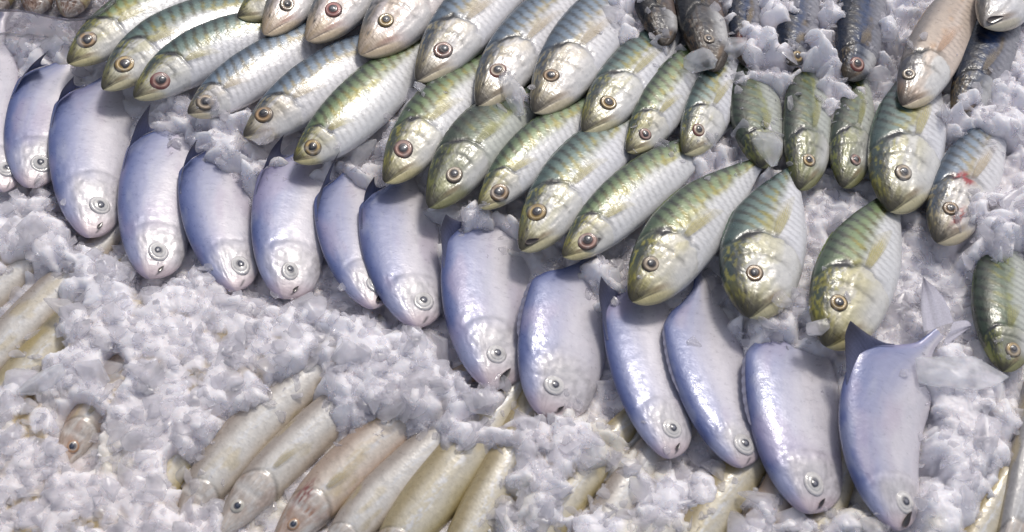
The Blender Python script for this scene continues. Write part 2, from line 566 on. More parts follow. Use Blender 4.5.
        co = s.cen[:, None] + y[..., None] * s.L[:, None] + z[..., None] * s.N[:, None]
        s.co, s.U, s.V, s.a = co, U, V, a
        s.skin = np.stack([U * s.length, TH / np.pi * (dw + vw + tw * .6) * np.ones_like(U), np.full_like(U, s.seed * .37)], -1)

    def at(s, u, v, off=0.0):
        """points on the visible flank at skin position u (snout..tail), v (1 back..-1 belly)"""
        u, v = np.atleast_1d(np.asarray(u, float)), np.atleast_1d(np.asarray(v, float))
        fi = np.interp(u, s.uu, np.arange(NU))
        fj = np.arccos(np.clip(v, -1, 1)) / np.pi * NT
        i = np.clip(fi.astype(int), 0, NU - 2)
        j = np.clip(fj.astype(int), 0, NT - 1)
        x, y = (fi - i)[:, None], (fj - j)[:, None]
        g = s.co
        p = (g[i, j] * (1 - x) + g[i + 1, j] * x) * (1 - y) + (g[i, j + 1] * (1 - x) + g[i + 1, j + 1] * x) * y
        du = g[i + 1, j] - g[i, j]
        dv = g[i, j + 1] - g[i, j]
        n = np.cross(dv, du)
        n /= np.linalg.norm(n, axis=1, keepdims=True) + 1e-12
        sg = np.sign((n * s.N[i]).sum(1, keepdims=True))
        n = n * np.where(sg == 0, 1, sg)
        return p + n * off, n

    def build(s, label, cat, group, name, eye_r=None, fins=('pectoral', 'dorsal'), fin_tip=None, tail_tips=None, stain=None, see_eye=True,
              mouth=None):
        base = s.cen[NU // 2].copy()
        base[2] = 0
        root = thing(name, label, cat, base, group)
        s.root = root
        col = PAINT[s.kind](s.U, s.V, s.a, s.length, s.wd, s.pal, s.seed)
        if stain:
            for (ua, va, ru, rv, c, k) in stain:
                nn = fbm(s.U * 40, s.V * 9, s.seed + 31)
                w = np.exp(-(((s.a - ua) / ru) ** 2 + ((s.V - va) / rv) ** 2)) * (.15 + 1.9 * ss(.35, .65, nn))
                col = mix(col, C(*c), np.clip(w * k, 0, 1))
        m = len(s.th)
        verts = s.co.reshape(-1, 3) - base
        faces = grid_faces(NU, m, True)
        # end cap at the tail
        o = mesh_from('body', verts, faces, SKIN['dark' if s.pal in ('dark', 'navy') else s.kind], col.reshape(-1, 3), True, root, {'skin': s.skin.reshape(-1, 3)})
        bvh_parts.append((s.co[::3, ::4].reshape(-1, 3), grid_faces(len(s.uu[::3]), len(s.th[::4]), True)))
        if see_eye:
            s.build_eye(root, base, eye_r)
        if 'pectoral' in fins:
            s.build_pectoral(root, base)
        if fin_tip is not None:
            s.build_lobe(root, base, fin_tip)
        elif 'dorsal' in fins:
            s.build_dorsal(root, base)
        if tail_tips:
            s.build_tail(root, base, tail_tips)
        if mouth:
            s.build_mouth(root, base, mouth)
        return root

    def build_eye(s, root, base, r):
        p, n = s.at(s.eye_u, s.eye_v)
        p, n = p[0], n[0]
        j = int(np.argmin(abs(s.uu - s.eye_u)))
        if r is None:
            r = {'mackerel': 8.0, 'pomfret': 8.0, 'whiting': 6.5}[s.kind]
        r = r / s.pxm
        n = n * .75 + s.N[j] * .25
        n /= np.linalg.norm(n)
        tx = s.T[j] - n * (s.T[j] @ n)
        tx /= np.linalg.norm(tx)
        ty = np.cross(n, tx)
        NR, NA = 18, 36
        rad = np.concatenate([np.linspace(0, 1, NR)])
        ang = np.linspace(0, 2 * np.pi, NA, endpoint=False)
        RR, AA = np.meshgrid(rad, ang, indexing='ij')
        rng = np.random.default_rng(s.seed + 77)
        r = r * rng.uniform(.9, 1.08)
        flat = rng.uniform(.84, .97)
        pox, poy = rng.uniform(-.10, .10, 2)
        q = noise(AA * 4 / np.pi + 3, RR * 3, s.seed)
        if s.kind == 'mackerel':
            h = .42 * np.sqrt(np.clip(1 - (RR * .94) ** 2, 0, 1)) - .13 - .06 * bump(RR, .6, .1)
            tone = [C(.27, .17, .08), C(.34, .23, .08), C(.31, .17, .13), C(.33, .26, .18)][(s.seed // 7) % 4]
            if s.pal == 'pink' and s.seed % 2: tone = C(.32, .12, .10)
            cloud = (s.seed * 37 % 10) / 10
            cc = np.zeros(RR.shape + (3,)) + tone * (.6 + .9 * q)[..., None]
            cc = mix(cc, tone * 1.9 + .05, bump(RR, .60, .10) * (.2 + .8 * q))
            cc = mix(cc, C(.035, .028, .022), ss(.74, .97, RR + .12 * (q - .5)) * .9)
            cc = mix(cc, C(.04, .03, .03), 1 - ss(.42, .54, RR))
            pr, pc = .42, C(.03, .03, .034) + .08 * cloud
            cen_c = C(.08, .08, .085) + .2 * cloud
        elif s.kind == 'pomfret':
            h = .36 * np.sqrt(np.clip(1 - (RR * .95) ** 2, 0, 1)) - .09 - .05 * bump(RR, .72, .07)
            cc = np.zeros(RR.shape + (3,)) + C(.72, .69, .67) * (.85 + .3 * q)[..., None]
            cc = mix(cc, C(.45, .43, .40), bump(RR, .8, .06) * .4)
            cc = mix(cc, C(.72, .71, .68), bump(RR, .62, .12) * .6)
            cc = mix(cc, C(.42, .41, .45), ss(.86, .99, RR) * .7)
            cc = mix(cc, C(.34, .33, .30), bump(RR, .44, .05) * .6)
            cc = mix(cc, C(.12, .12, .14), 1 - ss(.34, .39, RR))
            pr, pc = .34, C(.06, .065, .085)
            cen_c = C(.22, .22, .25)
        else:
            h = .45 * np.sqrt(np.clip(1 - (RR * .93) ** 2, 0, 1)) - .06
            cc = np.zeros(RR.shape + (3,)) + C(.55, .52, .45) * (.8 + .4 * q)[..., None]
            if s.pal == 'pink':
                cc = mix(cc, C(.42, .20, .08), ss(.55, .8, RR) * .8)
            cc = mix(cc, C(.10, .09, .1), 1 - ss(.5, .58, RR))
            pr, pc = .52, C(.03, .04, .06)
            cen_c = C(.07, .085, .12)
        sq = 1 + .04 * np.sin(2 * AA + s.seed)
        co = p + (RR * sq * np.cos(AA) * r)[..., None] * tx + (RR * flat * sq * np.sin(AA) * r)[..., None] * ty + (h * r)[..., None] * n
        film = noise(RR * np.cos(AA) * 2 + 5, RR * np.sin(AA) * 2 + 9, s.seed + 3)
        cc = mix(cc, C(.42, .40, .38), ss(.45, .8, film) * rng.uniform(0, .6))
        if rng.random() < .25 and s.kind != 'pomfret':
            cc = mix(cc, C(.25, .05, .04), ss(.4, .7, film[::-1]) * ss(.55, .9, RR) * .6)
        eye = mesh_from('eye', co.reshape(-1, 3) - base, grid_faces(NR, NA, True), EYE, cc.reshape(-1, 3), True, root)
        R2 = RR * pr
        h2 = np.interp(R2 + .1, rad, h[:, 0]) + .03 * (1 - RR ** 2) + .012
        pc_ = mix(np.zeros(RR.shape + (3,)) + pc, cen_c, 1 - ss(.3, .62, RR))
        co = p + ((R2 * np.cos(AA) * (1 + .08 * np.sin(3 * AA + s.seed)) + pox) * r)[..., None] * tx + ((R2 * flat * np.sin(AA) + poy) * r)[..., None] * ty + (h2 * r)[..., None] * n
        mesh_from('pupil', co.reshape(-1, 3) - base, grid_faces(NR, NA, True), PUPIL, pc_.reshape(-1, 3), True, eye)

    def sheet(s, name, root, base, P, col):
        n, m = P.shape[:2]
        return mesh_from(name, P.reshape(-1, 3) - base, grid_faces(n, m), FIN, col.reshape(-1, col.shape[-1]), True, root)

    def build_pectoral(s, root, base):
        ur = s.eye_u * {'mackerel': 2.12, 'pomfret': 2.35, 'whiting': 2.5}[s.kind]
        vr = {'mackerel': -.12, 'pomfret': -.22, 'whiting': -.1}[s.kind]
        ln = s.eye_u * {'mackerel': 1.15, 'pomfret': 1.2, 'whiting': 1.1}[s.kind]
        NF, NM = 22, 15
        f, g = np.meshgrid(np.linspace(0, 1, NF), np.linspace(-1, 1, NM), indexing='ij')
        long = 1.15 - .35 * (g * .5 + .5) ** 1.5
        spread = .10 + .30 * f ** .8
        uu = ur + ln * f * long
        vv = vr + g * spread * .62 - f * .10
        rays = .5 + .5 * np.cos(g * 24)
        off = .0012 + .0022 * np.sin(np.pi * np.clip(f, 0, 1)) + .0005 * rays
        p, n = s.at(uu.ravel(), vv.ravel())
        p = p + n * off.ravel()[:, None]
        if s.kind == 'mackerel':
            c1 = PAL[s.pal]['gold'] * C(1.0, .95, 1.2) + C(.16, .15, .10)
        elif s.kind == 'pomfret':
            c1 = C(.50, .50, .58)
        else:
            c1 = C(.52, .43, .22)
        cc = np.zeros(f.shape + (3,)) + c1 * (.78 + .28 * rays)[..., None]
        cc = mix(cc, c1 * .55, 1 - ss(0, .18, f))
        al = (.34 + .32 * rays) * (1 - .75 * ss(.55, 1, f + .25 * np.abs(g))) * (1 - .3 * ss(.7, 1, np.abs(g))) * ss(0, .1, f)
        s.sheet('pectoral_fin', root, base, p.reshape(NF, NM, 3), np.concatenate([cc, al[..., None]], -1))

    def build_dorsal(s, root, base):
        u0, u1, hh = {'mackerel': (.40, .86, .10), 'pomfret': (.40, .85, .16), 'whiting': (.3, .8, .16)}[s.kind]
        NF, NM = 40, 6
        f, g = np.meshgrid(np.linspace(0, 1, NF), np.linspace(0, 1, NM), indexing='ij')
        i = np.interp(u0 + (u1 - u0) * f - .02 * g, s.uu, np.arange(NU))
        ii = np.clip(i.astype(int), 0, NU - 2)
        w = (i - ii)[..., None]
        gt = lambda A: A[ii] * (1 - w) + A[ii + 1] * w
        dw = np.interp(u0 + (u1 - u0) * f, s.uu, s.dw)
        prof = np.sin(np.pi * f ** .6) ** .7 * hh * s.wd * (.8 + .2 * np.abs(np.sin(f * 34)))
        P = gt(s.cen) + gt(s.L) * (dw * .985 + prof * g * .75 - .001)[..., None] + gt(s.N) * (.18 * prof * g + .0015)[..., None]
        if s.kind == 'mackerel':
            c1 = PAL[s.pal]['up'] * .6 + C(.03, .02, .01)
        elif s.kind == 'pomfret':
            c1 = C(.2, .2, .27)
        else:
            c1 = C(.42, .35, .24)
        cc = np.zeros(f.shape + (3,)) + c1 * (.7 + .4 * np.abs(np.sin(f * 34)))[..., None]
        s.sheet('dorsal_fin', root, base, P, cc)

    def build_lobe(s, root, base, tip):
        """tall swept front lobe of a pomfret's back fin, then its low rear edge"""
        edge_px = photo(s.cen + s.L * s.dw[:, None])
        kn = int(np.argmin(((edge_px - np.array(tip[:2])) ** 2).sum(1)))
        un = float(np.clip(s.uu[kn], .3, .85))
        un = min(max(un, .62), .72)
        u0, u1, fa = un - .16, un + .10, .72
        NF, NM = 44, 10
        f, g = np.meshgrid(np.linspace(0, 1, NF), np.linspace(0, 1, NM), indexing='ij')
        i = np.interp(u0 + (u1 - u0) * f, s.uu, np.arange(NU))
        ii = np.clip(i.astype(int), 0, NU - 2)
        w = (i - ii)[..., None]
        gt = lambda A: A[ii] * (1 - w) + A[ii + 1] * w
        dw = np.interp(u0 + (u1 - u0) * f, s.uu, s.dw)
        root_p = gt(s.cen) + gt(s.L) * (dw * .93)[..., None] + gt(s.N) * .005
        kk = int(np.argmin(abs(s.uu - (u0 + fa * (u1 - u0)))))
        rp = s.cen[kk] + s.L[kk] * s.dw[kk] * .96
        high = tip[2] if len(tip) > 2 else rp[2] + .026
        tp = ground(tip[0] - 1, tip[1] - 6, high)
        tipv = tp - rp
        wgt = np.where(f < fa, (f / fa) ** 1.25, np.clip(1 - (f - fa) / (1 - fa), 0, 1) ** 2.6)
        edge = root_p + wgt[..., None] * tipv + gt(s.L) * .002
        P = root_p + (edge - root_p) * g[..., None]
        P = P + gt(s.N) * (.003 * np.sin(np.pi * g) * wgt)[..., None]
        cc = np.zeros(f.shape + (3,)) + C(.11, .12, .20) * (.8 + .3 * np.abs(np.sin(f * 60)))[..., None]
        cc = mix(cc, C(.05, .048, .065), ss(.1, .85, g * wgt ** .5) * .85)
        s.sheet('dorsal_fin', root, base, P, cc)

    def build_tail(s, root, base, tips):
        b = s.cen[-1]
        L, T = s.L[-1], s.T[-1]
        w0 = s.dw[-1]
        for k, tp in enumerate(tips):
            q = ground(*tp, b[2] + (.012 if k == 0 else .002))
            NF, NM = 18, 8
            f, g = np.meshgrid(np.linspace(0, 1, NF), np.linspace(0, 1, NM), indexing='ij')
            side = 1 if k == 0 else -1
            s0 = b - T * .014 + L * side * w0 * 1.7
            s1 = b + T * .024
            outer = (1 - f)[..., None] * s0 + f[..., None] * q - (np.sin(np.pi * f) * .004)[..., None] * T
            inner = (1 - f)[..., None] * s1 + f[..., None] * q - (np.sin(np.pi * f) * .007)[..., None] * (-T)
            P = outer + (inner - outer) * g[..., None] + s.N[-1] * (.0015 * np.sin(g * 12))[..., None]
            cc = np.zeros(f.shape + (3,)) + C(.58, .56, .63) * (.8 + .3 * np.abs(np.sin(g * 14)))[..., None]
            cc = mix(cc, C(.16, .15, .2), ss(.5, 1, f) * .6)
            s.sheet('tail_fin', root, base, P, cc)

    def build_mouth(s, root, base, sz):
        """dark open mouth: a shallow lens shaped hollow set at the end of the snout"""
        va = -.45 if s.kind == 'pomfret' else -.3
        p, n = s.at(s.eye_u * (.34 if s.kind == 'pomfret' else .3), va)
        p, n = p[0], n[0]
        tx = s.T[2] - n * (s.T[2] @ n)
        tx /= np.linalg.norm(tx)
        ty = np.cross(n, tx)
        d = tx * .75 + ty * (-.66)
        e = np.cross(n, d)
        r = sz / s.pxm
        NR, NA = 8, 28
        RR, AA = np.meshgrid(np.linspace(0, 1, NR), np.linspace(0, 2 * np.pi, NA, endpoint=False), indexing='ij')
        w = .34 * (1 - .5 * np.cos(AA))
        h = .05 * RR ** 2
        co = p + (RR * np.cos(AA) * r)[..., None] * d + (RR * w * np.sin(AA) * r)[..., None] * e + (h * r + .0012)[..., None] * n
        cc = np.zeros(RR.shape + (3,)) + C(.018, .012, .012)
        cc = mix(cc, C(.16, .11, .1), ss(.9, 1, RR))
        mesh_from('mouth', co.reshape(-1, 3) - base, grid_faces(NR, NA, True), PUPIL, cc.reshape(-1, 3), True, root)


# ---------------------------------------------------------------- the fish, one line each
GP = 'pomfrets laid side by side in a slanting row'
GM = 'striped mackerels in the lower slanting row'
GB = 'mackerels in the upper slanting row'
GC = 'dark mackerels poking out of the ice along the back'
GW = 'slender pale whiting half buried in ice at the front'
dead = dict
POM = [
 # snout, eye, mid, tail, wd, wv, fin tip, label, extra
 ((4, 192), (8, 172), (-8, 115), (35, 48), 42, 26, None, 'blue-violet pomfret cut by the left edge of the photo, head lost in ice', {}),
 ((29, 188), (42, 169), (40, 128), (104, 58), 34, 30, (52, 58), 'shadowed pomfret with grey back fin, second from the left, snout sunk in ice', {}),
 ((90, 238), (100, 210), (90, 160), (146, 88), 40, 36, (76, 84), 'plump blue pomfret with pale ringed eye, third from the left of its row', dict(mouth=4.5)),
 ((150, 279), (158, 256), (157, 204), (214, 122), 38, 38, (153, 111), 'pomfret with tall fin and glints on its flank, fourth from left', dict(mouth=4)),
 ((236, 291), (246, 265), (219, 220), (266, 148), 35, 34, (199, 147), 'narrow pomfret with pinkish cheek, fifth from the left of its row', {}),
 ((284, 299), (290, 275), (290, 228), (340, 150), 38, 38, (286, 142), 'broad pale pomfret with wide swept fin tucked under a mackerel snout, sixth from left', dict(mouth=4)),
 ((374, 309), (378, 284), (352, 244), (394, 170), 30, 30, (342, 158), 'small dark blue pomfret squeezed under the belly of the next, mouth black', dict(mouth=6)),
 ((418, 328), (424, 303), (402, 258), (446, 178), 37, 36, (376, 184), 'pomfret with pale ringed eye lying directly below two green mackerel heads, eighth from left', {}),
 ((492, 389), (497, 357), (482, 305), (540, 214), 38, 48, (447, 222), 'large smooth lavender pomfret with open black mouth above the big lump of ice', dict(mouth=9)),
 ((543, 416), (553, 390), (559, 345), (610, 262), 41, 48, None, 'wide silvery pomfret with a bright white cheek in the middle of the front', dict(mouth=4)),
 ((670, 459), (672, 429), (646, 372), (680, 282), 33, 35, (602, 284), 'deep blue pomfret with white frost patch on its back and curled gill edge', dict(mouth=4)),
 ((742, 468), (744, 444), (711, 385), (742, 284), 33, 37, None, 'pomfret with eye tight against the next fish and violet forehead, third from right', {}),
 ((810, 514), (814, 485), (795, 424), (838, 318), 44, 43, None, 'long pale pomfret with silver gill plate and yellow scrap under its chin', dict(mouth=5)),
 ((899, 531), (907, 500), (886, 420), (940, 334), 44, 36, (850, 328, .078), 'rightmost pomfret, with forked tail sticking up out of the ice', dict(mouth=9, tails=True)),
]
MAC = [  # lower row
 ('green', (68, 64), (85, 42), (130, 18), (208, -22), 25, 26, 'green mackerel with golden eye beside the plastic tray, top left corner of the display'),
 ('teal', (103, 90), (121, 67), (166, 38), (248, 8), 26, 27, 'slim grey-eyed mackerel with blue-green back and yellow chin, second of the lower row'),
 ('teal', (134, 98), (157, 83), (206, 53), (290, 26), 28, 26, 'dark barred mackerel with black snout and brown cheek, third of the lower row'),
 ('blue', (188, 114), (203, 104), (252, 72), (325, 30), 24, 27, 'pale mackerel whose cheek and chin are buried in ice below three white heads'),
 ('blue', (244, 137), (261, 117), (312, 86), (382, 42), 26, 31, 'silver mackerel with orange-brown eye and white belly, fifth of the lower row'),
 ('green', (294, 161), (308, 149), (358, 105), (415, 52), 27, 32, 'yellow-green mackerel with dull grey eye resting its snout on the broad pomfret fin'),
 ('green', (385, 183), (400, 154), (434, 117), (490, 66), 29, 31, 'golden-faced mackerel with bright green bars on its back, seventh of the lower row'),
 ('moss', (429, 208), (450, 180), (478, 142), (532, 98), 31, 31, 'darkest green mackerel of the middle, its mouth turned down over the pomfrets'),
 ('green', (479, 208), (500, 199), (535, 150), (595, 108), 25, 27, 'narrow green mackerel with red-brown eye wedged between two bigger ones above clear ice'),
 ('teal', (521, 251), (534, 217), (573, 182), (630, 124), 33, 32, 'blue-backed mackerel with gaping mouth lying over the smooth lavender pomfret'),
 ('green', (563, 257), (584, 244), (626, 199), (694, 148), 27, 30, 'mackerel with dark spot on its cheek and icy chin, left of the full-length one'),
 ('green', (632, 302), (647, 270), (691, 226), (765, 158), 36, 38, 'full-length striped mackerel with pink-rimmed eye and clean white belly, centre right'),
 ('teal', (749, 318), (752, 284), (765, 245), (795, 168), 43, 43, 'fat upright mackerel with brown eye and black snout, second from right of the lower row'),
 ('green', (826, 347), (835, 312), (855, 275), (892, 200), 41, 44, 'mackerel with ringed eye and tipped snout beside the grey fin of the rightmost pomfret'),
]
MACB = [
 ('green', (238, 17), None, (287, -12), (335, -48), 22, 22, 'yellow-cheeked mackerel tip at the top edge left of the three white heads', .05),
 ('pink', (264, 35), (283, 9), (308, -20), (352, -72), 27, 27, 'white-faced mackerel with grey eye, leftmost of three white heads at the top edge', .052),
 ('pink', (307, 41), (328, 15), (356, -14), (402, -72), 29, 29, 'white-faced mackerel with wine-red eye, between two other white heads', .052),
 ('pink', (360, 55), (381, 26), (413, -4), (465, -60), 31, 36, 'white-faced mackerel with bulging pink cheek and tan eye, rightmost of the three heads', .052),
 ('blue', (417, 81), (438, 56), (471, 16), (525, -40), 31, 32, 'blue-grey mackerel with dark brown snout, right of the pink-cheeked head', .05),
 ('blue', (478, 106), (494, 76), (521, 46), (575, -12), 29, 30, 'blue mackerel with dark face and dull red eye beside an upright sliver of ice', .05),
 ('blue', (534, 113), (547, 82), (579, 46), (630, -15), 31, 36, 'large pale blue mackerel with silver jaw, tan eye and iced belly', .05),
 ('teal', (583, 132), (604, 108), (626, 82), (668, 32), 28, 28, 'teal mackerel with white-ringed eye under the black mackerel, its chin on ice', .045),
 ('green', (627, 152), (642, 138), (666, 101), (702, 48), 25, 25, 'small yellow-edged green mackerel with iced mouth, below the black-blue mackerel', .04),
 ('teal', (684, 154), (696, 135), (709, 106), (734, 52), 23, 26, 'small teal mackerel with iced chin directly below the snout of a black-blue mackerel', .04),
 ('moss', (761, 168), None, (757, 122), (752, 66), 26, 27, 'moss green mackerel with a lump of ice on its face', .03),
 ('moss', (799, 190), (808, 165), (807, 132), (808, 70), 25, 25, 'dark moss green mackerel with brown snout and pale eye, small and upright', .03),
 ('moss', (843, 188), (855, 164), (851, 142), (860, 88), 22, 23, 'smallest mossy mackerel, half buried, left of the fat striped one', .028),
 ('teal', (890, 212), (901, 182), (905, 150), (922, 82), 38, 39, 'fat striped mackerel with orange eye and rounded white belly under the beige fish', .04),
 ('blue', (937, 243), (947, 216), (961, 190), (992, 132), 31, 34, 'mackerel with red bloody gill and pink eye on bare ice near the right edge', .035),
]
MACB.append(('moss', (1003, 372), (1013, 352), (1000, 308), (1003, 250), 29, 36, 'green mackerel with broad olive bars cut by the right edge of the photo', .035))
MACC = [
 ('dark', (663, 46), None, (650, -2), (634, -60), 18, 22, 'black mackerel slanting into ice at the top edge, leftmost of the dark ones', .04),
 ('dark', (713, 72), (710, 44), (699, 18), (690, -45), 21, 25, 'black and blue mackerel with brown belly side and snout resting on a teal mackerel', .045),
 ('navy', (744, 66), None, (743, 18), (745, -40), 15, 19, 'navy mackerel with raw red gill showing under ice chunks', .03),
 ('navy', (790, 66), (797, 59), (796, 15), (801, -45), 20, 24, 'navy mackerel with a pale eye peeping between ice chunks, left of the upright dark one', .035),
 ('navy', (847, 80), (856, 68), (859, 26), (868, -45), 23, 26, 'upright navy mackerel with a long pale eye and reddish fin, left of the beige fish', .035),
 ('beige', (902, 106), (906, 80), (935, 48), (972, -16), 28, 30, 'beige torn-skinned fish with dark forehead, white cheek and staring eye', .05),
 ('navy', (953, 118), None, (984, 60), (1008, -5), 25, 28, 'bright blue mackerel with its head under ice and orange fin, right of the beige fish', .03),
 ('jaw', (984, 27), (990, 2), (1012, -15), (1055, -65), 28, 34, 'fish head with dark open mouth and silver jaw, top right corner', .055),
]
WHI = [
 ('silver', (-66, 352), None, (-4, 292), (60, 236), 17, 18, 'faint whiting above the thick silver one at the left edge, nearly covered by ice'),
 ('silver', (-42, 398), None, (20, 328), (88, 258), 21, 23, 'thick silver whiting at the left edge, only its bare flank out of the ice'),
 ('olive', (-28, 432), None, (34, 362), (100, 292), 20, 22, 'beige whiting below the thick silver one, almost wholly under ice'),
 ('pink', (60, 468), (71, 450), (104, 396), (165, 325), 20, 24, 'whiting with only its orange-eyed head showing through a hole in the ice'),
 ('olive', (142, 525), None, (182, 452), (250, 372), 20, 22, 'yellowish whiting glimpsed in a gap of the ice left of the bare silver flank'),
 ('silver', (180, 525), None, (241, 442), (322, 366), 25, 27, 'whiting with bare silver flank and frosted pink head, left of the blue-eyed one'),
 ('silver', (218, 536), (236, 508), (287, 456), (368, 382), 23, 25, 'silver whiting with a clear dark blue eye and white cheek'),
 ('pink', (274, 552), (292, 526), (346, 470), (432, 398), 25, 27, 'whiting with orange-red eye rim and bloody gill, right of the blue-eyed one'),
 ('silver', (322, 562), None, (384, 492), (458, 422), 23, 25, 'greyish whiting without its head in view, right of the red-gilled one'),
 ('olive', (372, 572), None, (437, 490), (505, 402), 28, 29, 'broad olive-beige whiting with a glassy sheen at the bottom edge'),
 ('olive', (438, 580), None, (487, 500), (535, 396), 23, 25, 'yellow-olive whiting running up to the open-mouthed pomfret, left of the big lump of ice'),
 ('olive', (505, 585), None, (563, 502), (622, 428), 20, 22, 'whiting mostly hidden right of the big lump of ice below the white-cheeked pomfret'),
 ('silver', (560, 595), None, (612, 512), (662, 436), 22, 22, 'whiting under frosty ice below the deep blue pomfret'),
 ('olive', (660, 600), None, (712, 515), (765, 442), 24, 24, 'olive-edged whiting with an orange streak below the violet-browed pomfret'),
 ('pink', (718, 610), None, (764, 522), (800, 440), 20, 22, 'pinkish whiting running up between the third and second pomfrets from the right'),
 ('olive', (790, 605), None, (826, 515), (852, 440), 16, 18, 'yellow scrap of whiting showing under the chin of the long pale pomfret'),
 ('olive', (945, 592), None, (985, 520), (1030, 440), 18, 20, 'olive whiting tail end below the clear slab of ice, bottom right'),
 ('grey', (992, 600), None, (1027, 450), (1046, 345), 18, 30, 'grey whiting cut by the right edge beside the clear slab of ice'),
]
rngf = random.Random(11)
sd = 10
for k, (sn, ey, md, tl, wd, wv, tip, lab, ex) in enumerate(POM):
    sd += 7
    if k < 13:      # the body runs on almost straight behind the part in view
        st = np.array(md) * 2. - np.array(sn)
        tl = tuple(st + .32 * (np.array(tl) - st))
    f = Fish('pomfret', '', sn, md, tl, wd * 1.1, wv * 1.03, ey, roll=16 + rngf.uniform(-3, 4), zh=.030, zt=.038 if k == 13 else .012, seed=sd, ext=1.0 if k == 13 else 1.15)
    f.build(lab, 'pomfret', GP, 'pomfret', eye_r=11.5 if k > 7 else 11, fins=('dorsal',), fin_tip=tip, mouth=ex.get('mouth'),
            tail_tips=[(923, 277), (972, 326)] if ex.get('tails') else None)
for k, (pal, sn, ey, md, tl, wd, wv, lab) in enumerate(MAC):
    sd += 7
    f = Fish('mackerel', pal, sn, md, tl, wd, wv, ey, roll=12 + rngf.uniform(-3, 4), zh=.052, zt=.022, seed=sd, ext={11: 1.04, 12: 1.06, 13: 1.12}.get(k, 1.28))
    f.build(lab, 'mackerel', GM, 'mackerel', eye_r=10 if k > 5 else 9, mouth=7 if 'gaping' in lab else None,
            stain=[(1.25, -.55, .16, .14, (.05, .04, .04), 1.2)] if 'dark spot' in lab else None)
for k, (pal, sn, ey, md, tl, wd, wv, lab, zh) in enumerate(MACB):
    sd += 7
    f = Fish('mackerel', pal, sn, md, tl, wd, wv, ey, roll=10 + rngf.uniform(-3, 4), zh=zh, zt=.016, seed=sd, ext=1.28)
    f.build(lab, 'mackerel', GB, 'mackerel', eye_r=7.5 if 7 < k < 13 else 9.3, see_eye=ey is not None,
            stain=[(2.0, .12, .14, .22, (.33, .02, .03), 1.7), (.9, -.25, .3, .15, (.3, .06, .05), .8)] if 'bloody' in lab else None)
for k, (pal, sn, ey, md, tl, wd, wv, lab, zh) in enumerate(MACC):
    sd += 7
    f = Fish('mackerel', pal, sn, md, tl, wd, wv, ey, roll=8 + rngf.uniform(-3, 4), zh=zh, zt=.02, seed=sd, ext=1.25)
    f.build(lab, 'fish' if pal == 'beige' else 'mackerel', GC, 'mackerel', eye_r=6.5 if k in (1, 3) else 8, see_eye=ey is not None,
            mouth=9 if 'open mouth' in lab else None,
            stain=[(1.1, .0, .5, .5, (.32, .03, .03), 1.3)] if 'raw red' in lab else None)
for k, (pal, sn, ey, md, tl, wd, wv, lab) in enumerate(WHI):
    sd += 7
    f = Fish('whiting', pal, sn, md, tl, wd * 1.0, wv * 1.0, ey, roll=10, zh=.012, zt=.004, seed=sd, ext=1.32)
    f.build(lab, 'whiting', GW, 'whiting', see_eye=ey is not None, fins=('pectoral',) if ey else (),
            stain=[(2.0, .45, .5, .28, (.22, .07, .06), .7), (1.6, -.2, .2, .5, (.36, .15, .07), .4)] if 'bloody' in lab else None)

